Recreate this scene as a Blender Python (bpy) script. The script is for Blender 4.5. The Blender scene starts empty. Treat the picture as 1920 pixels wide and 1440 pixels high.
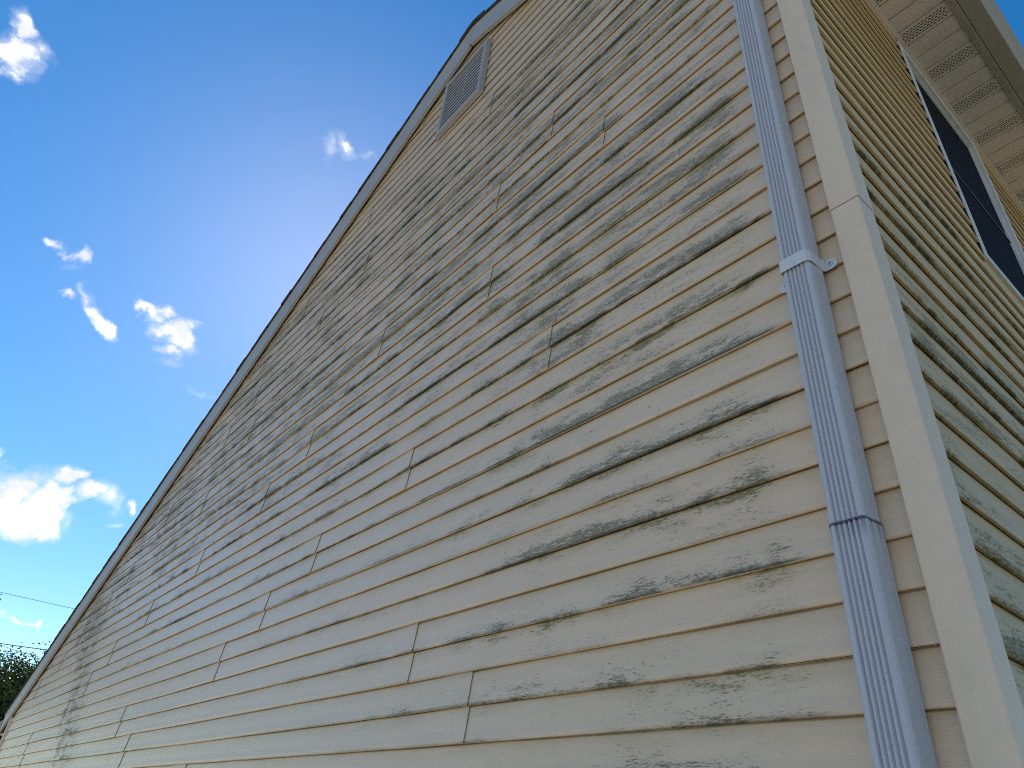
import bpy, math, random
from math import radians, sin, cos, floor, pi
from mathutils import Matrix, Vector, noise

random.seed(7)
scene = bpy.context.scene
COL = scene.collection
GZ = 1.80            # the siding course datum stands this far above the ground
E = 0.1016           # exposure of one siding course (4 in)
D = 0.012            # depth of a siding butt
XR = 0.065           # siding plane of the right wall

# ------------------------------------------------------------------ camera
cam_d = bpy.data.cameras.new('camera')
cam = bpy.data.objects.new('camera', cam_d)
COL.objects.link(cam)
cam_d.sensor_width = 36.0
cam_d.lens = 24.63
cam_d.clip_start = 0.02
cam_d.clip_end = 3000
R_ = (0.644856, 0.760328, 0.077860)
U_ = (0.383484, -0.409989, 0.827556)
F_ = (-0.661136, 0.503797, 0.555957)
CP = (0.49816, -1.36600, -0.26038 + GZ)
cam.matrix_world = Matrix(((R_[0], U_[0], -F_[0], CP[0]), (R_[1], U_[1], -F_[1], CP[1]),
                           (R_[2], U_[2], -F_[2], CP[2]), (0, 0, 0, 1)))
scene.camera = cam

# ------------------------------------------------------------------ light
SUN_EL, SUN_AZ = 40.2, -72.5          # azimuth clockwise from +y
EXPOSURE = 0.7
sun_d = bpy.data.lights.new('sun', 'SUN')
sun_d.energy = 4.0
sun_d.angle = radians(0.5)
sun_d.color = (1.0, 0.955, 0.88)
sun = bpy.data.objects.new('sun', sun_d)
COL.objects.link(sun)
sdir = Vector((sin(radians(SUN_AZ)) * cos(radians(SUN_EL)), cos(radians(SUN_AZ)) * cos(radians(SUN_EL)), sin(radians(SUN_EL))))
sun.rotation_euler = sdir.to_track_quat('Z', 'Y').to_euler()
sun.location = (-30, 10, 40)
scene.view_settings.view_transform = 'Standard'
scene.view_settings.look = 'None'
scene.view_settings.exposure = EXPOSURE
scene.view_settings.gamma = 1.0
scene.render.engine = 'CYCLES'
scene.cycles.use_denoising = False
scene.cycles.filter_width = 1.05


# ------------------------------------------------------------------ node helper
class NT:
    """Small expression builder over a node tree."""
    def __init__(self, tree):
        self.t = tree

    def new(self, kind, **props):
        n = self.t.nodes.new(kind)
        for k, v in props.items():
            setattr(n, k, v)
        return n

    def put(self, sock, v):
        if isinstance(v, S):
            self.t.links.new(v.s, sock)
        elif hasattr(v, 'is_linked'):
            self.t.links.new(v, sock)
        else:
            if sock.type == 'RGBA' and len(v) == 3:
                v = (*v, 1)
            sock.default_value = v

    def math(self, op, a, b=0.0, c=0.0, clamp=False):
        n = self.new('ShaderNodeMath', operation=op, use_clamp=clamp)
        for i, v in enumerate((a, b, c)):
            self.put(n.inputs[i], v)
        return S(self, n.outputs[0])

    def xyz(self, x, y, z):
        n = self.new('ShaderNodeCombineXYZ')
        for i, v in enumerate((x, y, z)):
            self.put(n.inputs[i], v)
        return n.outputs[0]

    def sep(self, v):
        n = self.new('ShaderNodeSeparateXYZ')
        self.put(n.inputs[0], v)
        return [S(self, o) for o in n.outputs]

    def noise(self, vec, scale=1.0, detail=4.0, rough=0.55, dist=0.0):
        n = self.new('ShaderNodeTexNoise')
        self.put(n.inputs['Vector'], vec)
        n.inputs['Scale'].default_value = scale
        n.inputs['Detail'].default_value = detail
        n.inputs['Roughness'].default_value = rough
        n.inputs['Distortion'].default_value = dist
        return S(self, n.outputs[0])

    def noisecol(self, vec, scale=1.0, detail=4.0):
        n = self.new('ShaderNodeTexNoise')
        self.put(n.inputs['Vector'], vec)
        n.inputs['Scale'].default_value = scale
        n.inputs['Detail'].default_value = detail
        return n.outputs[1]

    def white(self, w):
        n = self.new('ShaderNodeTexWhiteNoise', noise_dimensions='1D')
        self.put(n.inputs['W'], w)
        return S(self, n.outputs['Value'])

    def step(self, x, a, b):
        """smooth step from a to b (works reversed too)"""
        n = self.new('ShaderNodeMapRange', interpolation_type='SMOOTHSTEP')
        self.put(n.inputs[0], x)
        if isinstance(a, (int, float)) and isinstance(b, (int, float)) and a > b:
            a, b, lo, hi = b, a, 1.0, 0.0
        else:
            lo, hi = 0.0, 1.0
        self.put(n.inputs[1], a)
        self.put(n.inputs[2], b)
        n.inputs[3].default_value = lo
        n.inputs[4].default_value = hi
        return S(self, n.outputs[0])

    def mix(self, f, a, b):
        n = self.new('ShaderNodeMix', data_type='RGBA')
        self.put(n.inputs[0], f)
        self.put(n.inputs[6], a)
        self.put(n.inputs[7], b)
        return n.outputs[2]


class S:
    def __init__(self, nt, s):
        self.nt, self.s = nt, s
    def __add__(self, o): return self.nt.math('ADD', self, o)
    __radd__ = __add__
    def __sub__(self, o): return self.nt.math('SUBTRACT', self, o)
    def __rsub__(self, o): return self.nt.math('SUBTRACT', o, self)
    def __mul__(self, o): return self.nt.math('MULTIPLY', self, o)
    __rmul__ = __mul__
    def __truediv__(self, o): return self.nt.math('DIVIDE', self, o)
    def max(self, o): return self.nt.math('MAXIMUM', self, o)
    def min(self, o): return self.nt.math('MINIMUM', self, o)
    def clamp(self): return self.nt.math('ADD', self, 0.0, clamp=True)
    def floor(self): return self.nt.math('FLOOR', self)
    def abs(self): return self.nt.math('ABSOLUTE', self)
    def mod(self, o): return self.nt.math('FLOORED_MODULO', self, o)
    def pow(self, o): return self.nt.math('POWER', self, o)


def material(name, color=(.5, .5, .5), rough=.5, spec=.5, metal=0.0):
    m = bpy.data.materials.new(name)
    m.use_nodes = True
    b = m.node_tree.nodes['Principled BSDF']
    b.inputs['Base Color'].default_value = (*color, 1)
    b.inputs['Roughness'].default_value = rough
    b.inputs['Specular IOR Level'].default_value = spec
    b.inputs['Metallic'].default_value = metal
    return m, NT(m.node_tree), b


def objpos(nt):
    return nt.new('ShaderNodeTexCoord').outputs['Object']


def bump(nt, b, height, strength, dist):
    n = nt.new('ShaderNodeBump')
    n.inputs['Strength'].default_value = strength
    n.inputs['Distance'].default_value = dist
    nt.put(n.inputs['Height'], height)
    nt.t.links.new(n.outputs[0], b.inputs['Normal'])


# ------------------------------------------------------------------ sky with clouds
CLOUDS = [
    ((-0.7161, -0.1806, 0.6743), (11.86, 30.96, 20.89), (-28.65, 15.48, -26.28), 1),
    ((-0.6965, -0.1789, 0.6949), (23.54, 56.97, 38.27), (-38.5, 20.27, -33.37), 0.9),
    ((-0.7114, -0.1595, 0.6844), (28.78, 72.05, 46.7), (-62.25, 34.37, -56.7), 0.6),
    ((-0.7296, -0.1694, 0.6625), (14.84, 40.4, 26.67), (-76.06, 42.58, -72.87), 0.5),
    ((-0.7531, -0.1616, 0.6378), (69.18, 206.93, 134.12), (-127.82, 75.16, -131.89), 0.35),
    ((-0.8339, -0.0591, 0.5488), (-7.72, 71.83, -4.0), (-55.07, -1.75, -83.86), 0.45),
    ((-0.8362, -0.0358, 0.5473), (10.6, 73.26, 20.98), (-52.43, 26.46, -78.37), 0.45),
    ((-0.8441, -0.0363, 0.5349), (21.38, 80.34, 39.19), (-66.03, 53.88, -100.55), 0.3),
    ((-0.8553, -0.014, 0.5179), (-34.41, 80.63, -54.65), (-47.38, -51.88, -79.66), 0.25),
    ((-0.8607, 0.012, 0.509), (-5.61, 31.42, -10.23), (-41.98, -18.14, -70.56), 1),
    ((-0.8562, -0.0103, 0.5165), (-13.1, 56.05, -20.61), (-57.7, -29.72, -96.24), 0.55),
    ((-0.8614, -0.0275, 0.5072), (1.16, 92.19, 6.97), (-113.93, 28.84, -191.89), 0.35),
    ((-0.8411, 0.06, 0.5376), (-0.31, 47.84, -5.82), (-57.91, -3.65, -90.19), 0.75),
    ((-0.841, 0.0725, 0.5362), (-5.17, 50.81, -14.97), (-45.37, -16.4, -68.95), 0.8),
    ((-0.8475, 0.1038, 0.5205), (-9.23, 29.73, -20.96), (-24.0, -25.3, -34.04), 0.95),
    ((-0.8605, 0.1046, 0.4986), (-41.91, 24.51, -77.49), (-12.53, -56.31, -9.81), 0.7),
    ((-0.8399, 0.1069, 0.5321), (17.05, 46.84, 17.5), (-46.46, 43.54, -82.09), 0.6),
    ((-0.8696, 0.1087, 0.4816), (26.26, 81.12, 29.12), (-73.45, 75.44, -149.65), 0.25),
    ((-0.9511, 0.0261, 0.3078), (1.53, 23.16, 2.75), (-12.68, 11.94, -40.18), 1),
    ((-0.9397, 0.0706, 0.3347), (2.14, 41.05, -2.65), (-19.04, 6.4, -54.81), 1),
    ((-0.9413, 0.107, 0.3202), (3.09, 36.18, -3.0), (-13.29, 4.17, -40.46), 0.95),
    ((-0.9492, 0.0656, 0.3078), (3.05, 29.64, 3.09), (-15.26, 14.32, -50.11), 1),
    ((-0.9576, 0.0484, 0.284), (1.34, 25.99, 0.09), (-11.45, 8.21, -40.01), 1),
    ((-0.9602, 0.064, 0.2719), (8.9, 60.35, 17.24), (-16.63, 30.06, -65.79), 0.8),
    ((-0.9574, 0.0217, 0.288), (3.65, 30.97, 9.79), (-9.35, 15.12, -32.23), 1),
    ((-0.9474, -0.0016, 0.32), (18.33, 157.23, 55.03), (-18.49, 26.08, -54.62), 0.6),
    ((-0.9566, 0.0792, 0.2806), (25.72, 78.85, 65.42), (-21.76, 85.59, -98.34), 0.4),
    ((-0.9378, 0.1457, 0.315), (35.95, 145.65, 39.68), (-28.04, 46.23, -104.87), 0.6),
    ((-0.6328, 0.1765, 0.754), (1.1, 56.81, -12.38), (-91.86, -18.75, -72.7), 0.32),
    ((-0.6261, 0.2013, 0.7533), (2.72, 72.38, -17.08), (-110.2, -21.76, -85.76), 0.25),
    ((-0.6456, 0.159, 0.7469), (61.72, 100.18, 32.02), (-64.96, 51.3, -67.06), 0.2),
    ((-0.9808, 0.0843, 0.1756), (3.84, 87.58, -20.6), (-55.39, 3.66, -311.09), 0.75),
    ((-0.9806, 0.0944, 0.1721), (1.53, 97.45, -44.79), (-63.11, -78.5, -316.6), 0.65),
    ((-0.9796, 0.1057, 0.1709), (15.96, 197.66, -30.74), (-59.82, 32.23, -362.73), 0.55),
    ((-0.9787, 0.1131, 0.1713), (40.62, 267.98, 55.19), (-39.1, 135.04, -312.5), 0.55),
    ((-0.9813, 0.0714, 0.1785), (18.53, 163.44, 36.47), (-29.3, 87.96, -196.23), 0.4),
    ((-0.8707, 0.1629, 0.464), (11.38, 68.85, -2.82), (-94.01, 21.06, -183.82), 0.2),
    ((-0.9475, 0.1356, 0.2897), (37.03, 165.36, 43.73), (-56.53, 102.02, -232.62), 0.25),
]

SKY_STRENGTH = 0.1
SKY_SAT = 1.44
CLOUD_GAIN = 8.0
world = bpy.data.worlds.new('World')
scene.world = world
world.use_nodes = True
wt = world.node_tree
for n in list(wt.nodes):
    wt.nodes.remove(n)
w = NT(wt)
sky = w.new('ShaderNodeTexSky', sky_type='NISHITA', sun_disc=False)
sky.sun_elevation = radians(SUN_EL)
sky.sun_rotation = radians(SUN_AZ)
sky.altitude = 0
sky.air_density = 1.0
sky.dust_density = 0.11
sky.ozone_density = 1.0
gen = w.new('ShaderNodeTexCoord').outputs['Generated']
warp = w.noisecol(gen, 16.0, 8.0)
wv = w.new('ShaderNodeVectorMath', operation='MULTIPLY_ADD')
w.put(wv.inputs[0], warp)
wv.inputs[1].default_value = (.085, .085, .085)
wsub = w.new('ShaderNodeVectorMath', operation='SUBTRACT')
w.put(wsub.inputs[0], gen)
wsub.inputs[1].default_value = (.0425, .0425, .0425)
w.put(wv.inputs[2], wsub.outputs[0])
dirv = wv.outputs[0]


def dot(v, c):
    n = w.new('ShaderNodeVectorMath', operation='DOT_PRODUCT')
    w.put(n.inputs[0], v)
    n.inputs[1].default_value = c
    return S(w, n.outputs['Value'])


total = None
for c, a, b_, s_ in CLOUDS:
    du, dv = dot(dirv, a), dot(dirv, b_)
    q = (1.0 - (du * du + dv * dv).pow(0.5)) * s_
    total = q if total is None else total.max(q)
front = w.step(dot(gen, (-0.86, 0.0, 0.5)), 0.3, 0.6)
fine = w.noise(gen, 34.0, 9.0, .66)
dens = total * front + (fine - 0.5) * 1.7
cl = w.step(dens, 0.04, 0.62)
veil = w.step(total * front + (w.noise(gen, 15.0, 8.0, .7) - 0.5) * 1.5, -0.16, 0.75) * .6
cl = cl.max(veil)
shade = w.noise(gen, 22.0, 6.0)
ccol = w.mix(w.step(shade, .40, .62) * .8, (CLOUD_GAIN, CLOUD_GAIN, CLOUD_GAIN), (CLOUD_GAIN * .62, CLOUD_GAIN * .66, CLOUD_GAIN * .80))
hs = w.new('ShaderNodeHueSaturation')
hs.inputs['Saturation'].default_value = SKY_SAT
hs.inputs['Hue'].default_value = .499
wt.links.new(sky.outputs[0], hs.inputs['Color'])
skycol = w.mix(cl, hs.outputs[0], ccol)
bg = w.new('ShaderNodeBackground')
w.put(bg.inputs[0], skycol)
bg.inputs[1].default_value = SKY_STRENGTH
wo = w.new('ShaderNodeOutputWorld')
wt.links.new(bg.outputs[0], wo.inputs[0])

# ------------------------------------------------------------------ materials
STAIN = (.50, .37, .21)


def siding_material(name, vertical_gain, seed, va=None, vb=None):
    """Cream vinyl clapboard: wood-grain emboss, brown staining under the butts and dark mildew
    that settles above and below every second butt."""
    m, t, b = material(name, rough=.42, spec=.5)
    x, y, z = t.sep(objpos(t))
    u = x + y
    zz = z - GZ
    wob = t.noise(t.xyz(u * 1.5, seed, zz * 6.0), 1.0, 3.0)
    k = (zz / E) + 400.0
    c = k.floor()
    f = k - c
    f = f + (wob - .5) * .12
    odd = c.mod(2.0)                       # 1: course standing on an odd butt
    rnd = t.white(c + seed)
    rnd2 = t.white(c * 1.7 + seed + 31.0)
    # grain: short horizontal dashes along the embossing
    dash = t.noise(t.xyz(u * 26.0, seed, zz * 330.0), 1.0, 5.0, .72)
    speck = t.noise(t.xyz(u * 75.0, seed + 3.0, zz * 240.0), 1.0, 4.0, .65)
    grain = dash * .55 + speck * .45
    # patches: long, each course its own
    pu = u + rnd * 9.0
    patch = t.noise(t.xyz(pu * 1.35, c * 3.7, 0.0), 1.0, 3.0, .6)
    fleck = t.noise(t.xyz(u * 5.0, seed + 9.0, zz * 22.0), 1.0, 4.0, .65)
    big = t.noise(t.xyz(u * .42, seed + 5.0, zz * .75), 1.0, 2.0)
    height = t.step(zz, .45, 2.1)
    if vertical_gain:
        # the strip beside the corner and under the downspout stays clean; a drip band runs down far left
        near = t.step(x, -1.75, -.6) * t.step(zz, -.45, .25) * t.step(x, -.14, -.34)
        apex = t.step(zz, 4.0, 3.3)
        gain = ((.20 + .85 * height + near * .85 + (big - .5) * 1.1) * (.25 + .75 * apex)).clamp()
        gain = gain * t.step(x, -.10, -.30)
        band = t.step((x + 7.6 + (zz - .9) * .85 + (fleck - .5) * 1.6).abs(), .75, .1) * t.step(zz, 2.4, 1.2)
        face_gain = ((.02 + 1.05 * height + near * .50 + (big - .5) * .9) * apex).clamp() * t.step(x, -.085, -.3)
    else:
        # the eave keeps the top courses drier, so they are less grown over
        gain = (1.1 + (big - .5) * .8).clamp() * t.step(zz, 2.6, 1.0) * t.step(y, .05, .13)
        band = 0.0 * x
        face_gain = gain * .75
    low = t.step(f, .88, .08)              # above a butt
    low = low * t.step(patch * .45 + fleck * .55 + low * .25, .36, .66) + t.step(f, .20, .03) * .25
    top = t.step(f, .38, .93)              # under the next butt
    pz = t.step(patch, .28, .62)
    fz = t.step(fleck, .30, .68)
    par = (odd * .7 + rnd2 * .6).clamp()   # which butts have grown over
    w_low = low * (.22 + .78 * par) * 1.15
    w_top = top * (1.0 - .85 * par) * 1.15
    amt = (w_low + w_top) * pz * gain * (.42 + .58 * fz)
    face = t.step(f, .93, .52) * t.step(f, .0, .12) * face_gain * (.34 + .50 * fz) * (.50 + .50 * pz)
    amt = amt * (.70 + .30 * t.step(fleck, .42, .62))
    amt = (amt.max(face) + amt * .25 + band * (.30 + .35 * fz) * (.45 + .55 * (low + top).clamp())).min(.74)
    thr = .640 - amt * .26
    over = grain - thr
    mild = t.step(over, -.030, .060) * t.step(amt, .015, .14)
    haze_ = amt * .34
    # black line of growth on the butt itself
    lip = t.step(f, .12, .02) * t.step(patch * .55 + fleck * .45, .38, .58) * t.step(gain, .05, .45) * (.12 + .88 * par) * (1.0 if vertical_gain else .35)
    # tan stain under every butt and on its underside
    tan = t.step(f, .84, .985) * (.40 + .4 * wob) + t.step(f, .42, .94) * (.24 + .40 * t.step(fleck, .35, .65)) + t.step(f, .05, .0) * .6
    tone = t.noise(t.xyz(u * .9, seed + 1.0, zz * 2.2), 1.0, 4.0)
    base = t.mix(tone, va or VINYL_A, vb or VINYL_B)
    if vertical_gain:                   # the sheltered peak has kept its first colour
        base = t.mix((1.0 - apex) * .5, base, (.58, .44, .28))
    if not vertical_gain:               # vinyl turns yellower with height, towards the eave
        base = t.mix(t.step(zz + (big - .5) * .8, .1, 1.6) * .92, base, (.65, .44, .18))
    cc = t.mix(rnd2 * .22, base, (.60, .55, .45))
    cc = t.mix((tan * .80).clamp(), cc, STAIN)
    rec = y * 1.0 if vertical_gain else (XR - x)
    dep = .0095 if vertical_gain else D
    crease_shade = t.step(rec, dep * .62, dep * .97) * t.step(f, .945, .985)  # shadow line under each lap, painted into the siding colour
    cc = t.mix(crease_shade * (.55 + .4 * fleck), cc, (.085, .065, .035))
    olive = t.step(f, .35, .9) * (1.0 - odd)
    cc = t.mix(haze_.clamp(), cc, t.mix(olive, (.245, .242, .175), (.205, .195, .070)))
    dark = t.mix(olive, (.092, .097, .062), (.110, .112, .034))
    dark = t.mix(t.step(over, .05, .15), dark, (.036, .038, .022))
    cc = t.mix((mild * .72).clamp(), cc, dark)
    cc = t.mix((lip * .85).clamp(), cc, (.045, .042, .020))
    spot = t.noise(t.xyz(u * 22.0, seed + 17.0, zz * 26.0), 1.0, 1.0)
    cc = t.mix(t.step(spot, .795, .83) * .75, cc, (.07, .06, .04))
    nt_put = t.put
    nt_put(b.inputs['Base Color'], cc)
    if not vertical_gain:
        b.inputs['Specular IOR Level'].default_value = .28
    t.put(b.inputs['Roughness'], (mild * .4 + (.34 if vertical_gain else .55) + (tone - .5) * .15).clamp())
    g2 = t.noise(t.xyz(u * 7.0, seed, zz * 90.0), 1.0, 5.0, .65)
    bump(t, b, g2 + speck * .5, .55, .0016)
    return m


VINYL_A = (.675, .495, .335)
VINYL_B = (.75, .575, .40)
M = {}
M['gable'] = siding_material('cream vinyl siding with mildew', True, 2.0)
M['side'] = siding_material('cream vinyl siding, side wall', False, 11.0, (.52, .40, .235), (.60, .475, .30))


def painted(name, col, rough, mottled=.06, scale=14.0, dirt=(.22, .20, .15), dirtamt=.25, spec=.4, stretch=(1, 1, .25), b_scale=300, b_str=.1):
    m, t, b = material(name, rough=rough, spec=spec)
    p = objpos(t)
    x, y, z = t.sep(p)
    n1 = t.noise(t.xyz(x * stretch[0], y * stretch[1], z * stretch[2]), scale, 5.0, .6)
    n2 = t.noise(p, scale * 6, 4.0, .6)
    light = tuple(min(1, c * (1 + mottled)) for c in col)
    darkc = tuple(c * (1 - mottled * 1.5) for c in col)
    c = t.mix(n2, darkc, light)
    c = t.mix(t.step(n1, .5, .75) * dirtamt, c, dirt)
    t.put(b.inputs['Base Color'], c)
    t.put(b.inputs['Roughness'], (n1 * .2 + rough - .1).clamp())
    bump(t, b, t.noise(p, b_scale, 3.0), b_str, .001)
    return m


M['post'] = painted('cream vinyl corner post', (.70, .568, .432), .5, .06, 5.0, dirtamt=.22, b_scale=420, b_str=.3)
M['trim'] = painted('almond aluminium trim', (.37, .365, .365), .42, .08, 7.0, dirtamt=.3)
M['soffit'] = painted('beige vinyl soffit', (.66, .59, .54), .55, .05, 10.0, dirtamt=.15, b_scale=500, b_str=.25)
M['gutter'] = painted('beige aluminium gutter', (.35, .315, .27), .5, .08, 7.0, dirtamt=.35)
M['vent'] = painted('grey vinyl louvre vent', (.345, .33, .32), .5, .08, 18.0, dirtamt=.35)
M['frame'] = painted('white vinyl window frame', (.62, .63, .64), .42, .05, 14.0, dirtamt=.25)
M['strap'] = painted('white aluminium strap', (.58, .61, .65), .4, .05, 30.0, dirtamt=.2)
m, t, b = material('dark gap', (.02, .018, .015), .9, .1)
M['dark'] = m
m, t, b = material('dark insect screen', (.010, .012, .020), .85, .06)
p = objpos(t)
t.put(b.inputs['Base Color'], t.mix(t.noise(p, 3.0, 4.0), (.008, .010, .017), (.014, .016, .026)))
M['pane'] = m
m, t, b = material('screw steel', (.5, .5, .52), .35, .5, 1.0)
M['screw'] = m

# white aluminium downspout, rain-streaked, with a dark ring of grime at the slip joint
m, t, b = material('white aluminium downspout', rough=.42, spec=.42)
p = objpos(t)
x, y, z = t.sep(p)
st = t.noise(t.xyz(x * 160.0, y * 160.0, z * 1.3), 1.0, 5.0, .6)
bl = t.noise(p, 60.0, 5.0, .65)
c = t.mix(bl, (.42, .435, .49), (.51, .52, .565))
c = t.mix(t.step(st, .45, .75) * .6, c, (.36, .37, .40))
wz = z - (GZ + .331) + (t.noise(t.xyz(x * 60.0, y * 60.0, 0.0), 1.0, 3.0) - .5) * .006
ring = t.step(wz.abs(), .006, .001)
smear = t.step(wz, -.05, .0) * t.step(wz, .004, .0) * t.step(st, .42, .62)
c = t.mix((ring * .85 + smear * .55).clamp(), c, (.07, .07, .10))
dots = t.noise(p, 130.0, 1.0)
c = t.mix(t.step(dots, .77, .80) * .5, c, (.12, .12, .13))
t.put(b.inputs['Base Color'], c)
t.put(b.inputs['Roughness'], (st * .3 + .32).clamp())
bump(t, b, bl, .12, .001)
M['spout'] = m

# asphalt shingles
m, t, b = material('charcoal asphalt shingles', rough=.95, spec=.25)
p = objpos(t)
g = t.noise(p, 260.0, 3.0, .7)
l_ = t.noise(p, 3.0, 3.0)
t.put(b.inputs['Base Color'], t.mix(g, (.02, .02, .022), t.mix(l_, (.09, .085, .08), (.13, .12, .11))))
bump(t, b, g, .6, .003)
M['shingle'] = m

# ground: dry lawn with an added pale slab that bounces light
m, t, b = material('dry lawn', rough=.95, spec=.1)
p = objpos(t)
n1 = t.noise(p, .6, 5.0)
n2 = t.noise(p, 40.0, 4.0, .7)
t.put(b.inputs['Base Color'], t.mix(n2, t.mix(n1, (.17, .155, .075), (.25, .225, .12)), t.mix(n1, (.30, .26, .15), (.36, .31, .19))))
bump(t, b, n2, .8, .02)
M['lawn'] = m
m, t, b = material('added pale bounce slab', rough=.85, spec=.3)
p = objpos(t)
t.put(b.inputs['Base Color'], t.mix(t.noise(p, 2.0, 6.0, .65), (.47, .40, .31), (.58, .50, .40)))
bump(t, b, t.noise(p, 120.0, 3.0), .3, .004)
M['added_slab'] = m

m, t, b = material('leaf', rough=.5, spec=.35)
p = objpos(t)
t.put(b.inputs['Base Color'], t.mix(t.noise(p, 1.3, 3.0), (.018, .036, .010), (.050, .078, .018)))
tr = t.new('ShaderNodeBsdfTranslucent')
tr.inputs[0].default_value = (.09, .14, .02, 1)
mx = t.new('ShaderNodeMixShader')
mx.inputs[0].default_value = .12
out = [n for n in t.t.nodes if n.type == 'OUTPUT_MATERIAL'][0]
t.t.links.new(b.outputs[0], mx.inputs[1])
t.t.links.new(tr.outputs[0], mx.inputs[2])
t.t.links.new(mx.outputs[0], out.inputs[0])
M['leaf'] = m
M['bark'] = painted('bark', (.12, .09, .065), .9, .3, 6.0, dirt=(.05, .04, .03), dirtamt=.6, spec=.1, b_scale=30, b_str=.8)
m, t, b = material('black cable', (.03, .035, .04), .6, .3)
M['cable'] = m


# ------------------------------------------------------------------ mesh builder
class MB:
    def __init__(self):
        self.v, self.f, self.sm = [], [], []

    def quad(self, a, b, c, d, smooth=False):
        i = len(self.v)
        self.v += [a, b, c, d]
        self.f.append((i, i + 1, i + 2, i + 3))
        self.sm.append(smooth)

    def poly(self, pts, smooth=False):
        i = len(self.v)
        self.v += list(pts)
        self.f.append(tuple(range(i, i + len(pts))))
        self.sm.append(smooth)

    def grid(self, rows, smooth=False):
        """rows: equal-length lists of points, joined into one sheet"""
        i0, n = len(self.v), len(rows[0])
        for r in rows:
            self.v += r
        for a in range(len(rows) - 1):
            for b in range(n - 1):
                i = i0 + a * n + b
                self.f.append((i, i + 1, i + n + 1, i + n))
                self.sm.append(smooth)

    def box(self, x0, x1, y0, y1, z0, z1):
        p = [(x, y, z) for z in (z0, z1) for y in (y0, y1) for x in (x0, x1)]
        i = len(self.v)
        self.v += p
        for q in ((0, 2, 3, 1), (4, 5, 7, 6), (0, 1, 5, 4), (2, 6, 7, 3), (0, 4, 6, 2), (1, 3, 7, 5)):
            self.f.append(tuple(i + k for k in q))
            self.sm.append(False)

    def prism(self, ring, vec):
        """closed ring of points swept along vec, capped"""
        i, n = len(self.v), len(ring)
        self.v += list(ring) + [tuple(a + b for a, b in zip(p, vec)) for p in ring]
        for k in range(n):
            k2 = (k + 1) % n
            self.f.append((i + k, i + k2, i + n + k2, i + n + k))
            self.sm.append(False)
        self.f.append(tuple(i + k for k in reversed(range(n))))
        self.f.append(tuple(i + n + k for k in range(n)))
        self.sm += [False, False]

    def loft(self, rings, closed=True, smooth=True, caps=True):
        i0, n = len(self.v), len(rings[0])
        for r in rings:
            self.v += list(r)
        for a in range(len(rings) - 1):
            for k in range(n if closed else n - 1):
                k2 = (k + 1) % n
                self.f.append((i0 + a * n + k, i0 + a * n + k2, i0 + (a + 1) * n + k2, i0 + (a + 1) * n + k))
                self.sm.append(smooth)
        if caps and closed:
            self.f.append(tuple(i0 + k for k in reversed(range(n))))
            self.f.append(tuple(i0 + (len(rings) - 1) * n + k for k in range(n)))
            self.sm += [False, False]

    def tube(self, pts, rad, n=8):
        rings = []
        for i, p in enumerate(pts):
            a = Vector(pts[max(i - 1, 0)])
            b_ = Vector(pts[min(i + 1, len(pts) - 1)])
            tg = (b_ - a).normalized()
            s1 = tg.orthogonal().normalized()
            s2 = tg.cross(s1)
            r = rad[i] if isinstance(rad, (list, tuple)) else rad
            rings.append([tuple(Vector(p) + s1 * r * cos(2 * pi * k / n) + s2 * r * sin(2 * pi * k / n)) for k in range(n)])
        self.loft(rings)

    def build(self, name, mat, parent=None, lift=GZ, origin=None, bevel=0.0, fixn=False):
        me = bpy.data.meshes.new(name)
        o = bpy.data.objects.new(name, me)
        ox, oy, oz = origin or (0, 0, 0)
        me.from_pydata([(a - ox, b - oy, c + lift - oz) for a, b, c in self.v], [], self.f)
        me.materials.append(mat)
        for p_, s_ in zip(me.polygons, self.sm):
            p_.use_smooth = s_
        me.update()
        if fixn:
            import bmesh
            bm = bmesh.new()
            bm.from_mesh(me)
            bmesh.ops.remove_doubles(bm, verts=bm.verts, dist=1e-5)
            bmesh.ops.recalc_face_normals(bm, faces=bm.faces)
            bm.to_mesh(me)
            bm.free()
        COL.objects.link(o)
        o.location = (ox, oy, oz)
        if parent:
            o.parent = parent
        if bevel:
            md = o.modifiers.new('bevel', 'BEVEL')
            md.width = bevel
            md.segments = 2
            md.limit_method = 'ANGLE'
        return o


def tag(o, label=None, cat=None, group=None, kind=None):
    for k, v in (('label', label), ('category', cat), ('group', group), ('kind', kind)):
        if v:
            o[k] = v
    return o


# ------------------------------------------------------------------ ground
g = MB()
g.quad((-400, -400, 0), (400, -400, 0), (400, 400, 0), (-400, 400, 0))
tag(g.build('ground', M['lawn'], lift=0), 'dry lawn around the house', None, kind='structure')
g = MB()
g.quad((-11.5, -14, .004), (9.0, -14, .004), (9.0, -.35, .004), (-11.5, -.35, .004))
tag(g.build('bounce_slab', M['added_slab'], lift=0), 'added pale bounce slab beside the gable wall', None, kind='structure')  # unseen slab, added to bounce warm sunlight onto the walls

# ------------------------------------------------------------------ the house
house = bpy.data.objects.new('house', None)
COL.objects.link(house)
tag(house, 'cream vinyl sided house with mildew streaks, seen up its tall gable wall', 'house')

XL = -10.87                   # siding plane of the left wall
DEPTH = 8.4
EAVE_R = 3.461                # soffit height on the right
RIDGE_X, RIDGE_Z = -2.110, 4.622
SL_L, SL_R = 0.4541, 0.4050


def rake(x):
    """height of the trim's lower edge above the datum"""
    return RIDGE_Z - (RIDGE_X - x) * SL_L if x < RIDGE_X else RIDGE_Z - (x - RIDGE_X) * SL_R


def rake_x(z, side):
    return RIDGE_X - (RIDGE_Z - z) / SL_L if side < 0 else RIDGE_X + (RIDGE_Z - z) / SL_R


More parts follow.
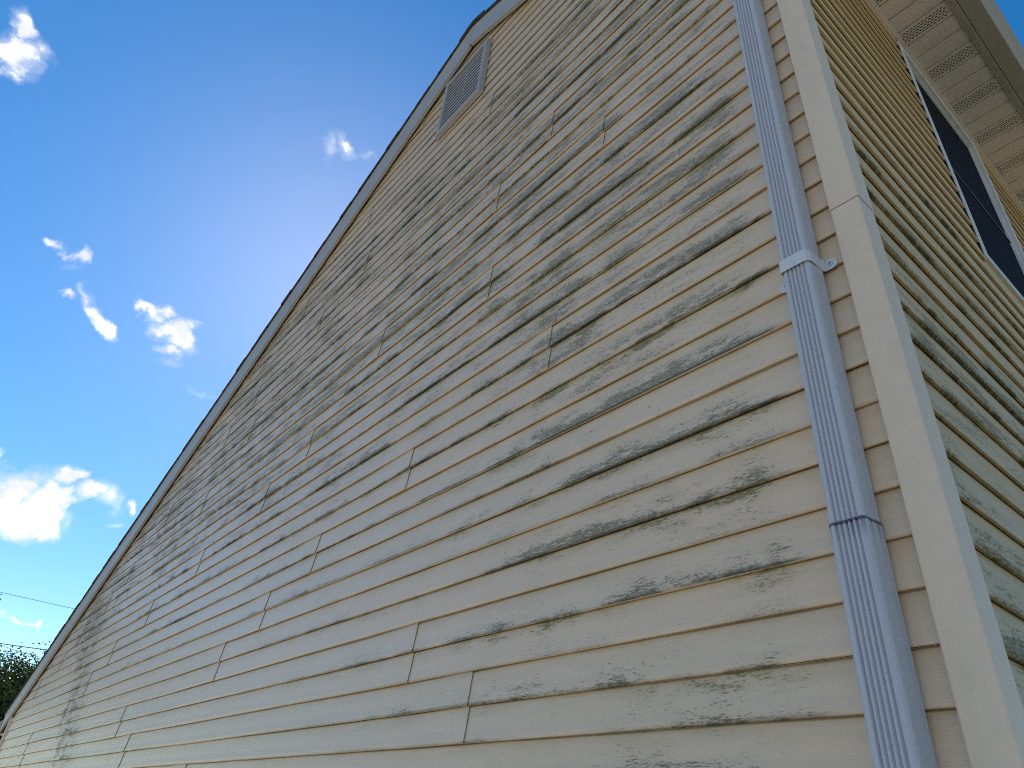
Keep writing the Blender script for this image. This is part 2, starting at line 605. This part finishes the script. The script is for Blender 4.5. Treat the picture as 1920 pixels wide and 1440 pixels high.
SEAMS = {0: [-1.363, -5.1, -8.9], 2: [-1.726, -5.471, -8.95], 4: [-3.748, -7.636], 6: [-3.265, -7.107], 8: [-2.778, -6.592, -9.816],
         10: [-1.982, -5.781, -8.912], 12: [-1.085, -4.812, -8.394], 14: [-3.801, -7.618], 16: [-3.267, -7.115],
         18: [-1.533, -5.267], 20: [-2.572, -6.4], 22: [-.816, -4.6], 24: [-1.56, -5.279], 26: [-1.167, -4.783],
         28: [-3.731], 30: [-3.123], 32: [-.62, -4.2], 34: [-1.771], 36: [-3.3], 38: [-2.249], 40: [-.9], 42: [-2.7], 44: [-1.6]}


def profile(lap, D=D):
    """(height in course, recess) from the hem behind the butt, over the butt, up the face"""
    p = []
    if lap:
        p += [(.0200, D - .0025), (.0012, D - .0025), (-.0006, D - .004)]
    else:
        p += [(.0006, D), (-.0004, D - .003)]
    p += [(-.0006, .0016), (.0008, .0004), (.0030, .0), (.0120, .0003), (.34 * E, .35 * D), (.66 * E, .67 * D), (.93 * E, .935 * D), (E, D)]
    return p


def siding(mb, u0_of, u1_of, rows, seams_of, place, wav, depth=D):
    """clapboard laid in two-course panels; place(u, recess, z) makes a point"""
    for k0 in rows:
        ss = sorted(seams_of(k0))
        cuts = [None] + ss + [None]
        for i in range(len(cuts) - 1):
            for half in (0, 1):
                k = k0 + half
                lo = u0_of((k + .5) * E) if cuts[i] is None else cuts[i] - .03
                hi = u1_of((k + .5) * E) if cuts[i + 1] is None else cuts[i + 1]
                if hi - lo < .02:
                    continue
                pr = profile(half == 0, depth)
                if half == 1:
                    pr = pr + [(E + .03, depth)]
                n = max(2, int((hi - lo) / .11))
                cols = []
                for j in range(n + 1):
                    s = j / n
                    col = []
                    for dz, rec in pr:
                        z = k * E + dz
                        a = u0_of(z) if cuts[i] is None else lo
                        b_ = u1_of(z) if cuts[i + 1] is None else hi
                        if b_ < a:
                            b_ = a
                        uu = a + (b_ - a) * s
                        off = 0.0
                        if cuts[i + 1] is not None:      # the end that lies on top of its neighbour
                            off -= .0042 * max(0, 1 - (b_ - uu) / .35)
                        wv = noise.noise(Vector((uu * 1.1, z * 2.3, wav))) * .0024
                        zv = noise.noise(Vector((uu * .9, k * .9, wav + 7))) * .0034 + noise.noise(Vector((uu * 4.0, k * 2.1, wav + 3))) * .0009
                        col.append(place(uu, rec + off + wv, z + zv))
                    cols.append(col)
                mb.grid(cols)
                if cuts[i + 1] is not None:              # cut edge of the sheet
                    e = cols[-1]
                    back = [place_shift(p, .0011, place) for p in e]
                    mb.grid([e, back])


def place_shift(p, d, place):
    return (p[0], p[1] + d, p[2]) if place is place_gable else (p[0] - d, p[1], p[2])


def place_gable(u, rec, z):
    return (u, rec, z)


def place_side(u, rec, z):
    return (XR - rec, u, z)


# gable wall
mb = MB()
UP = .15
siding(mb,
       lambda z: max(XL + .01, rake_x(z - UP, -1)),
       lambda z: min(.03, rake_x(z - UP, 1)),
       range(-18, 47, 2), lambda k: SEAMS.get(k, [-1.9 - (k * 37 % 31) / 10.0, -5.7 - (k * 37 % 31) / 10.0] if k < 0 else []),
       place_gable, 1.3, .0095)
ZP = RIDGE_Z + .14
mb.poly([(XL + .02, .026, -GZ), (XR - .04, .026, -GZ), (XR - .04, .026, rake(XR) + .15), (RIDGE_X, .026, ZP), (XL + .02, .026, rake(XL) + .15)])
gable = mb.build('gable_wall', M['gable'], house)

# side wall (right), broken by the window
WY0, WY1, WZ0, WZ1 = 1.262, 2.200, 1.855, 3.400
mb = MB()
side_seams = {-4: [2.9], -2: [1.5, 5.2], 0: [3.4], 2: [2.1], 4: [4.2], 6: [2.75], 8: [3.6], 10: [1.9], 12: [2.9], 14: [4.0]}
SY0 = .058
below = [k for k in range(-18, 34, 2) if (k + 2) * E <= WZ0 + .03]
beside = [k for k in range(-18, 34, 2) if k not in below]
siding(mb, lambda z: SY0, lambda z: DEPTH, below, lambda k: side_seams.get(k, []), place_side, 5.1)
siding(mb, lambda z: SY0, lambda z: WY0 - .005, beside, lambda k: [], place_side, 5.1)
siding(mb, lambda z: WY1 + .005, lambda z: DEPTH, beside, lambda k: [], place_side, 5.1)
mb.quad((XR - .026, SY0, -GZ), (XR - .026, DEPTH, -GZ), (XR - .026, DEPTH, WZ0 + .01), (XR - .026, SY0, WZ0 + .01))
mb.quad((XR - .026, SY0, WZ0 + .01), (XR - .026, WY0 + .01, WZ0 + .01), (XR - .026, WY0 + .01, EAVE_R + .05), (XR - .026, SY0, EAVE_R + .05))
mb.quad((XR - .026, WY1 - .01, WZ0 + .01), (XR - .026, DEPTH, WZ0 + .01), (XR - .026, DEPTH, EAVE_R + .05), (XR - .026, WY1 - .01, EAVE_R + .05))
sidew = mb.build('side_wall', M['side'], house)

# back and left walls (never in the picture, they keep the house shut)
mb = MB()
mb.poly([(XL, DEPTH, -GZ), (XR - .03, DEPTH, -GZ), (XR - .03, DEPTH, rake(XR) + .1), (RIDGE_X, DEPTH, ZP), (XL, DEPTH, rake(XL) + .1)])
mb.quad((XL, .03, -GZ), (XL, DEPTH, -GZ), (XL, DEPTH, rake(XL) + .1), (XL, .03, rake(XL) + .1))
mb.build('rear_wall', M['side'], house)

# corner post, upper length lapping over the lower
def post(name, z0, z1, grow):
    pm = MB()
    x0, x1, ya, yb = .004 - grow, .078 + grow, -.018 - grow, .061 + grow
    r = .004
    ring = [(x0, .010), (x0, ya + r), (x0 + .0012, ya + .0012), (x0 + r, ya)]
    ring += [(x1 - r, ya), (x1 - .0012, ya + .0012), (x1, ya + r), (x1, yb - .002), (x1 - .002, yb), (XR - .02, yb), (XR - .02, .010)]
    n = max(2, int((z1 - z0) / .3))
    rings = []
    for i in range(n + 1):
        z = z0 + (z1 - z0) * i / n
        rings.append([(a + noise.noise(Vector((z * .9, 3.1, 0))) * .0012, b_ + noise.noise(Vector((z * .9, 8.1, 0))) * .0012, z) for a, b_ in ring])
    pm.loft(rings, smooth=False)
    return pm.build(name, M['post'], house, fixn=True)


post('corner_post', -GZ + .1, 1.1715, 0.0)
post('corner_post', 1.1745, EAVE_R + .2, .0012)
pm = MB()
pm.box(.008, .074, -.014, .04, 1.16, 1.19)
pm.build('post_joint', M['dark'], house)
pm = MB()
pm.box(XL - .015, XL + .06, -.018, .05, -GZ + .1, rake(XL) + .02)
pm.build('corner_post', M['post'], house, bevel=.003)

# rake boards: a shallow boxed fascia standing off the siding
RB = .040
def rake_board(xa, xb, y0, y1, h, cut_plumb=True):
    pm = MB()
    n = 14
    secs = []
    for i in range(n + 1):
        x = xa + (xb - xa) * i / n
        wob = noise.noise(Vector((x * .8, 2.2, 0))) * .002
        zb = rake(x)
        secs.append([(x, y1, zb), (x, y0 + .003 + wob, zb), (x, y0 + wob, zb + .003), (x, y0 + .0035 + wob, zb + h * .5), (x, y0 + wob, zb + h - .030),
                     (x, y0 - .006 + wob, zb + h - .026), (x, y0 - .006 + wob, zb + h), (x, y1, zb + h)])
    pm.loft(secs, smooth=False)
    return pm


XE_L = -11.22
rake_board(XE_L, RIDGE_X - .028, -RB, -.014, .242).build('rake_board', M['trim'], house, fixn=True)
rb = rake_board(RIDGE_X - .019, .30, -RB - .003, -.014, .215)
rb.build('rake_board', M['trim'], house, fixn=True)

# eave box at the low left end
pm = MB()
zL = rake(XE_L)
pm.box(XE_L - .02, XE_L, -.02, DEPTH, zL + .0, zL + .19)
pm.box(XE_L, XL + .0, -.024, DEPTH, zL - .004, zL + .006)
pm.build('eave_box', M['trim'], house, bevel=.002)
pm = MB()
gx = XE_L - .022
pm.loft([[(gx, y, zL + .165), (gx, y, zL + .05), (gx - .075, y, zL + .05), (gx - .085, y, zL + .07), (gx - .115, y, zL + .12), (gx - .12, y, zL + .165),
          (gx - .108, y, zL + .165), (gx - .10, y, zL + .12), (gx - .07, y, zL + .06), (gx - .006, y, zL + .06), (gx - .006, y, zL + .165)] for y in (-.05, DEPTH)], smooth=False)
pm.build('gutter', M['trim'], house, fixn=True)

# roof: sheathing, then courses of shingles laid as real overlapping slabs
pm = MB()
def slope_pt(x, lift):
    return rake(x) + lift
for xa, xb, h in ((XE_L - .01, RIDGE_X, .239), (RIDGE_X, .33, .212)):
    pm.prism([(xa, -.044, rake(xa) + h), (xb, -.044, rake(xb) + h), (xb, -.044, rake(xb) + h + .012), (xa, -.044, rake(xa) + h + .012)], (0, DEPTH + .1, 0))
roof = pm.build('roof', M['shingle'], house, fixn=True)
sh = MB()
COURSE = .143
def shingles(x_eave, x_ridge, h0, rng):
    d = 1 if x_ridge > x_eave else -1
    sl = SL_L if d > 0 else SL_R
    ln = math.hypot(1, sl)
    step_x = COURSE / ln
    n = int(abs(x_ridge - x_eave) / step_x) + 1
    nx, nz = -sl / ln * d, 1 / ln
    for i in range(n):
        xa = x_eave + d * step_x * i
        xb = xa + d * step_x * 1.25
        if (x_ridge - xb) * d < 0:
            xb = x_ridge
        y0 = -.060 + rng.uniform(-.004, .003)
        y = y0
        while y < DEPTH + .05:
            y2 = min(y + rng.uniform(.16, .34), DEPTH + .06)
            t0 = .011 + rng.uniform(-.001, .0045)
            za, zb = rake(xa) + h0 + .012, rake(xb) + h0 + .012
            lift_a, lift_b = .008 + t0 * .5, .003 + t0 * .5
            p = [(xa, za), (xb, zb), (xb + nx * lift_b, zb + nz * lift_b), (xa + nx * lift_a, za + nz * lift_a)]
            sh.prism([(q[0], y, q[1]) for q in p], (0, y2 - y - .002, 0))
            y = y2
            if y > 2.0:
                y2 = DEPTH + .06
                sh.prism([(q[0], y, q[1]) for q in p], (0, y2 - y, 0))
                break
rng = random.Random(3)
shingles(XE_L - .035, RIDGE_X, .239, rng)
shingles(.35, RIDGE_X, .212, rng)
shing = sh.build('shingles', M['shingle'], roof, fixn=False)
cp = MB()
y = -.066
i = 0
while y < DEPTH:
    zt = RIDGE_Z + .252
    secs = []
    for yy, up in ((y, .006), (y + .20, .0)):
        secs.append([(RIDGE_X - .15, yy, zt - .068 + up), (RIDGE_X - .05, yy, zt - .021 + up), (RIDGE_X, yy, zt - .008 + up), (RIDGE_X + .05, yy, zt - .02 + up), (RIDGE_X + .15, yy, zt - .062 + up),
                     (RIDGE_X + .15, yy, zt - .078 + up), (RIDGE_X, yy, zt - .026 + up), (RIDGE_X - .15, yy, zt - .084 + up)])
    cp.loft(secs, smooth=False)
    y += .14
cp.build('ridge_cap', M['shingle'], roof, fixn=True)

# soffit on the right: 4 in sections, every third one perforated with real slots
SX0, SX1 = XR - .012, .325
sm_ = MB()
def perforated(y0, y1):
    rows, slots = 5, 12
    ylines = [y0 + .012]
    pitch = (y1 - y0 - .024) / rows
    xs = [SX0 + .03]
    xp = (SX1 - SX0 - .05) / slots
    sm_.quad((SX0, y0, EAVE_R), (SX1, y0, EAVE_R), (SX1, y0 + .012, EAVE_R), (SX0, y0 + .012, EAVE_R))
    sm_.quad((SX0, y1 - .012, EAVE_R), (SX1, y1 - .012, EAVE_R), (SX1, y1, EAVE_R), (SX0, y1, EAVE_R))
    for r in range(rows):
        a = y0 + .012 + r * pitch
        b1, b2, c_ = a + pitch * .30, a + pitch * .70, a + pitch
        sm_.quad((SX0, a, EAVE_R), (SX1, a, EAVE_R), (SX1, b1, EAVE_R), (SX0, b1, EAVE_R))
        sm_.quad((SX0, b2, EAVE_R), (SX1, b2, EAVE_R), (SX1, c_, EAVE_R), (SX0, c_, EAVE_R))
        x = SX0
        st = SX0 + .022 + (xp * .5 if r % 2 else 0)
        for s in range(slots):
            s0 = st + s * xp
            s1 = s0 + xp * .66
            if s1 > SX1 - .012:
                break
            sm_.quad((x, b1, EAVE_R), (s0, b1, EAVE_R), (s0, b2, EAVE_R), (x, b2, EAVE_R))
            x = s1
        sm_.quad((x, b1, EAVE_R), (SX1, b1, EAVE_R), (SX1, b2, EAVE_R), (x, b2, EAVE_R))
SP = .1017
y = 1.272 - SP * 15
idx = 0
while y < DEPTH + .1:
    a, b_ = y + .0050, y + SP - .0050
    if idx % 3 == 0:
        perforated(a, b_)
    else:
        sag = .0012 + .0022 * ((idx * 37) % 11) / 10.0
        sm_.quad((SX0, a, EAVE_R), (SX1, a, EAVE_R), (SX1, (a + b_) / 2, EAVE_R - sag), (SX0, (a + b_) / 2, EAVE_R - sag))
        sm_.quad((SX0, (a + b_) / 2, EAVE_R - sag), (SX1, (a + b_) / 2, EAVE_R - sag), (SX1, b_, EAVE_R), (SX0, b_, EAVE_R))
    gd = .022
    sm_.quad((SX0, y - .0050, EAVE_R), (SX1, y - .0050, EAVE_R), (SX1, y, EAVE_R + gd), (SX0, y, EAVE_R + gd))
    sm_.quad((SX0, y, EAVE_R + gd), (SX1, y, EAVE_R + gd), (SX1, y + .0050, EAVE_R), (SX0, y + .0050, EAVE_R))
    y += SP
    idx += 1
soffit = sm_.build('soffit', M['soffit'], house)
pm = MB()
pm.box(XR - .010, XR + .016, .062, DEPTH, EAVE_R - .022, EAVE_R - .003)
pm.box(XR - .010, XR + .006, .062, DEPTH, EAVE_R - .034, EAVE_R - .022)
pm.build('frieze_trim', M['soffit'], house, bevel=.002)
# dark back of the roof space above the soffit
pm = MB()
pm.quad((SX0, -.02, EAVE_R + .11), (SX1, -.02, EAVE_R + .11), (SX1, DEPTH, EAVE_R + .11), (SX0, DEPTH, EAVE_R + .11))
pm.build('soffit_void', M['dark'], soffit)
# fascia board and K-style gutter on the right eave
pm = MB()
pm.box(SX1 + .001, SX1 + .022, -.02, DEPTH + .1, EAVE_R - .012, EAVE_R + .125)
pm.box(SX1 - .010, SX1 + .001, -.02, DEPTH + .1, EAVE_R - .012, EAVE_R - .006)
pm.build('fascia', M['gutter'], house, bevel=.002)
pm = MB()
gx, gz = SX1 + .024, EAVE_R + .010
GU = [(0, .115), (0, .0), (.004, -.003), (.078, -.003), (.083, .002), (.086, .022), (.104, .050), (.118, .066), (.124, .088), (.124, .112), (.120, .116), (.110, .116), (.110, .112),
      (.119, .108), (.119, .09), (.112, .07), (.080, .024), (.077, .004), (.005, .003), (.005, .115)]
pm.loft([[(gx + a, y, gz + c_) for a, c_ in GU] for y in (-.12, 2.4, DEPTH + .1)], smooth=False)
pm.build('gutter', M['gutter'], house, fixn=True)

# gable vent: flanged frame with sixteen louvres
VX0, VX1, VZ0, VZ1 = -2.412, -1.890, 3.800, 4.432
pm = MB()
fl = .018
for (a, b_, c_, d_) in ((VX0, VX1, VZ0, VZ0 + fl), (VX0, VX1, VZ1 - fl, VZ1), (VX0, VX0 + fl, VZ0 + fl, VZ1 - fl), (VX1 - fl, VX1, VZ0 + fl, VZ1 - fl)):
    pm.box(a, b_, -.008, -.001, c_, d_)
w_ = .040
ix0, ix1, iz0, iz1 = VX0 + fl * .6, VX1 - fl * .6, VZ0 + fl * .6, VZ1 - fl * .6
def rect(o, y):
    return [(ix0 + o, y, iz0 + o), (ix1 - o, y, iz0 + o), (ix1 - o, y, iz1 - o), (ix0 + o, y, iz1 - o)]
prof = [rect(0, -.006), rect(.004, -.027), rect(.009, -.032), rect(w_ - .008, -.032), rect(w_, -.028), rect(w_, -.003)]
for a, b_ in zip(prof, prof[1:]):
    for k in range(4):
        k2 = (k + 1) % 4
        pm.quad(a[k], a[k2], b_[k2], b_[k])
vent = MB()
vroot = pm.build('gable_vent', M['vent'], house)
lv = MB()
lx0, lx1, lz0, lz1 = ix0 + w_ - .004, ix1 - w_ + .004, iz0 + w_, iz1 - w_
N = 12
pt = (lz1 - lz0) / N
for i in range(N):
    z = lz0 + pt * i
    lv.prism([(lx0, -.0130, z + pt * .02), (lx0, -.0125, z + pt * .54), (lx0, -.0075, z + pt * .60), (lx0, -.0075, z + pt * .40), (lx0, -.0095, z + pt * .02)], (lx1 - lx0, 0, 0))
xm = (lx0 + lx1) / 2
lv.box(xm - .003, xm + .003, -.0110, -.0075, lz0, lz1)
lv.build('louvres', M['vent'], vroot, fixn=True)
bk = MB()
bk.quad((lx0, -.0040, lz0), (lx1, -.0040, lz0), (lx1, -.0040, lz1), (lx0, -.0040, lz1))
bk.build('backing', M['dark'], vroot)

# window in the right wall
FX = XR + .005             # front face of the frame
pm = MB()
def wrect(o, x):
    return [(x, WY0 + o, WZ0 + o), (x, WY1 - o, WZ0 + o), (x, WY1 - o, WZ1 - o), (x, WY0 + o, WZ1 - o)]
prof = [wrect(0, XR - .014), wrect(0, FX - .003), wrect(.003, FX), wrect(.027, FX), wrect(.030, FX - .003), wrect(.032, XR - .018), wrect(.042, XR - .018), wrect(.044, XR - .030)]
for a, b_ in zip(prof, prof[1:]):
    for k in range(4):
        k2 = (k + 1) % 4
        pm.quad(a[k], a[k2], b_[k2], b_[k])
win = pm.build('window', M['frame'], house, fixn=True)
pm = MB()
pm.quad((XR - .0275, WY0 + .04, WZ0 + .04), (XR - .0275, WY1 - .04, WZ0 + .04), (XR - .0275, WY1 - .04, WZ1 - .04), (XR - .0275, WY0 + .04, WZ1 - .04))
pm.build('pane', M['pane'], win)
pm = MB()
pm.box(XR - .027, XR - .022, WY0 + .038, WY1 - .038, 2.589, 2.603)
m_rail, t_, b_r = material('dark sash rail', (.05, .055, .065), .5, .4)
pm.build('sash_rail', m_rail, win, bevel=.002)
# dark pocket round the frame where the siding stops short
for ya, yb in ((WY0 - .0075, WY0 - .0005), (WY1 + .0005, WY1 + .0075)):
    pm = MB()
    pm.box(XR - .0225, XR - .0015, ya, yb, WZ0 - .015, WZ1 + .005)
    pm.build('jamb_pocket', M['dark'], win)

# downspout: corrugated rectangular pipe in two lengths with a strap
def spout_ring(z, grow=0.0, bend=0.0):
    x0, x1, yf, yb = -.124 - grow, -.0535 + grow, -.069 - grow, -.008 + grow
    r = .011
    pts = []
    def arc(cx, cy, a0, a1, n=5):
        for i in range(n + 1):
            a = radians(a0 + (a1 - a0) * i / n)
            pts.append((cx + r * cos(a), cy + r * sin(a)))
    arc(x0 + r * .7, yf + r, 180, 270, 4)
    # grooves pressed into the front
    gx0, pitch = -.1160, .0104
    for i in range(5):
        for j in range(8):
            q = j / 8
            pts.append((gx0 + (i + q) * pitch, yf + .0058 * (.5 - .5 * cos(2 * pi * q)) ** 2.2))
    pts.append((gx0 + 5 * pitch, yf))
    arc(x1 - r, yf + r, 270, 360)
    arc(x1 - r * .6, yb - r * .6, 0, 90, 3)
    arc(x0 + r * .6, yb - r * .6, 90, 180, 3)
    return [(a + bend * .3, b_ + bend, z) for a, b_ in pts]


def spout(name, z0, z1, grow, parent):
    pm = MB()
    n = max(2, int((z1 - z0) / .18))
    rings = []
    for i in range(n + 1):
        z = z0 + (z1 - z0) * i / n
        rings.append(spout_ring(z, grow, noise.noise(Vector((z * 1.4, 5.5, 0))) * .0022))
    pm.loft(rings, smooth=False)
    return pm.build(name, M['spout'], parent, fixn=True)


ds = spout('downspout', .331, 3.62, 0.0, house)
spout('lower_section', -GZ + .12, .334, .0016, ds)
# elbow kicking out at the foot, on the ground
pm = MB()
pm.loft([[(a, b_ - k * .13, -GZ + .14 - k * .09 + (b_ + .04) * k * .8) for a, b_, z_ in spout_ring(0, .003)] for k in (0.0, .35, .7, 1.0)], smooth=False)
pm.build('elbow', M['spout'], ds, fixn=True)
# strap round the pipe with two screwed tabs
SZ0, SZ1 = 1.006, 1.044
pm = MB()
sx0, sx1, syf = -.1295, -.0490, -.0755
path = [(sx0, -.004), (sx0, syf + .008), (sx0 + .004, syf + .001), (sx0 + .012, syf), (sx1 - .018, syf), (sx1 - .006, syf + .003), (sx1, syf + .012), (sx1 + .001, -.010), (sx1 + .005, -.004)]
inner = [(sx0 + .0016, -.004), (sx0 + .0016, syf + .0085), (sx0 + .005, syf + .0026), (sx0 + .0125, syf + .0016), (sx1 - .0185, syf + .0016), (sx1 - .007, syf + .0045), (sx1 - .0016, syf + .0125), (sx1 - .0006, -.010), (sx1 + .004, -.0024)]
zs = [SZ0, SZ0 + .003, (SZ0 + SZ1) / 2, SZ1 - .003, SZ1]
dep = [0, .0012, .0004, .0012, 0]
pm.grid([[(a, b_ - e_, z) for a, b_ in path] for z, e_ in zip(zs, dep)])
pm.grid([[(a, b_, z) for a, b_ in inner] for z in (SZ0, SZ1)])
pm.grid([[(a, b_, SZ0) for a, b_ in path], [(a, b_, SZ0) for a, b_ in inner]])
pm.grid([[(a, b_, SZ1) for a, b_ in path], [(a, b_, SZ1) for a, b_ in inner]])
def tab(xa, xb, zc, hh):
    d = 1 if xb > xa else -1
    ring = [(xa, -.0040, zc - hh), (xb - d * hh, -.0040, zc - hh)]
    for i in range(1, 8):
        a = radians(-90 + 180 * i / 8)
        ring.append((xb - d * hh + d * hh * cos(a), -.0040, zc + hh * sin(a)))
    ring += [(xb - d * hh, -.0040, zc + hh), (xa, -.0040, zc + hh)]
    pm.prism(ring, (0, .0018, 0))
tab(sx1 + .002, -.012, 1.022, .0155)
tab(sx0 - .001, -.172, 1.022, .0155)
strap = pm.build('strap', M['strap'], ds, fixn=False)
for xs_ in (-.030, -.152):
    sc = MB()
    rings = [[(xs_ + r * cos(2 * pi * k / 10), yy, 1.022 + r * sin(2 * pi * k / 10)) for k in range(10)] for r, yy in ((.0055, -.0040), (.0055, -.0062), (.0035, -.0075))]
    sc.loft(rings, smooth=False)
    sc.build('screw', M['screw'], ds, fixn=True)

# ------------------------------------------------------------------ trees beyond the low eave
def tree(name, label, base, height, crown_c, crown_r, n_clump, n_leaf, seed, leaf):
    rg = random.Random(seed)
    root = bpy.data.objects.new(name, None)
    COL.objects.link(root)
    root.location = base
    tag(root, label, 'tree', 'trees beyond the eave')
    bx, by, bz = base
    tm = MB()
    top = Vector((crown_c[0], crown_c[1], crown_c[2]))
    pts = [Vector((bx, by, bz)).lerp(top, s) + Vector((noise.noise(Vector((s * 3, seed, 0))), noise.noise(Vector((s * 3, seed, 5))), 0)) * .15 for s in [i / 6 for i in range(7)]]
    tm.tube([tuple(p) for p in pts], [.20 - .022 * i for i in range(7)], 9)
    clumps = []
    for i in range(n_clump):
        while True:
            q = Vector((rg.uniform(-1, 1), rg.uniform(-1, 1), rg.uniform(-1, 1)))
            if .25 < q.length < 1:
                break
        q = q * (.62 + .38 * rg.random())
        c = top + Vector((q.x * crown_r[0], q.y * crown_r[1], q.z * crown_r[2]))
        clumps.append((c, rg.uniform(.35, .75)))
    for c, r in clumps[:26]:
        s = pts[rg.randint(2, 5)]
        mid = s.lerp(c, .5) + Vector((rg.uniform(-.2, .2), rg.uniform(-.2, .2), .15))
        tm.tube([tuple(s), tuple(mid), tuple(c)], [.07, .045, .012], 6)
    tm.build('trunk', M['bark'], root, lift=0, origin=base).location = (0, 0, 0)
    cm = MB()
    for c, r in clumps:
        for j in range(n_leaf):
            q = Vector((rg.gauss(0, 1), rg.gauss(0, 1), rg.gauss(0, .8)))
            q = q.normalized() * r * rg.random() ** .45
            p = c + q
            a = Vector((rg.gauss(0, 1), rg.gauss(0, 1), rg.gauss(0, 1))).normalized()
            b_ = a.cross(Vector((rg.gauss(0, 1), rg.gauss(0, 1), rg.gauss(0, 1)))).normalized()
            L, W = leaf * rg.uniform(.7, 1.3), leaf * rg.uniform(.35, .6)
            cm.quad(tuple(p - a * L), tuple(p + b_ * W), tuple(p + a * L), tuple(p - b_ * W))
    cm.build('crown', M['leaf'], root, lift=0, origin=base).location = (0, 0, 0)
    return root


tree('tree', 'dark leafy tree behind the low left eave', (-25.0, 1.2, 0), 5, (-25.0, 1.0, 3.25), (2.2, 2.3, 2.0), 340, 210, 5, .05)
tree('tree', 'taller tree with only its leafy branch tip showing at the left edge', (-24.0, -3.2, 0), 8, (-24.0, -2.55, 5.7), (2.2, 2.5, 2.2), 170, 130, 9, .055)

# ------------------------------------------------------------------ overhead wires
def wire(p, q, r, label):
    a, b_ = Vector(p), Vector(q)
    d = b_ - a
    pts = []
    for i in range(41):
        s = -6 + 13 * i / 40
        pt_ = a + d * s
        pts.append((pt_.x, pt_.y, pt_.z + ((s - .5) ** 2 - .25) * .012))
    wm = MB()
    wm.tube(pts, r, 6)
    o = wm.build('power_line', M['cable'], None, lift=0)
    tag(o, label, 'cable', 'overhead wires')


CV = Vector(CP)
def at(d, X):
    t_ = (X - CV.x) / d[0]
    return tuple(CV + Vector(d) * t_)
wire(at((-.979, .055, .199), -34), at((-.972, .129, .198), -33), .009, 'thin wire high in the sky, topmost of the overhead wires')
wire(at((-.986, .077, .149), -19), at((-.981, .120, .151), -18.6), .009, 'thickest overhead wire, just above the tree top')
wire(at((-.984, .103, .144), -31), at((-.983, .117, .143), -31), .008, 'thin overhead wire passing behind the tree top, lowest of the wires')
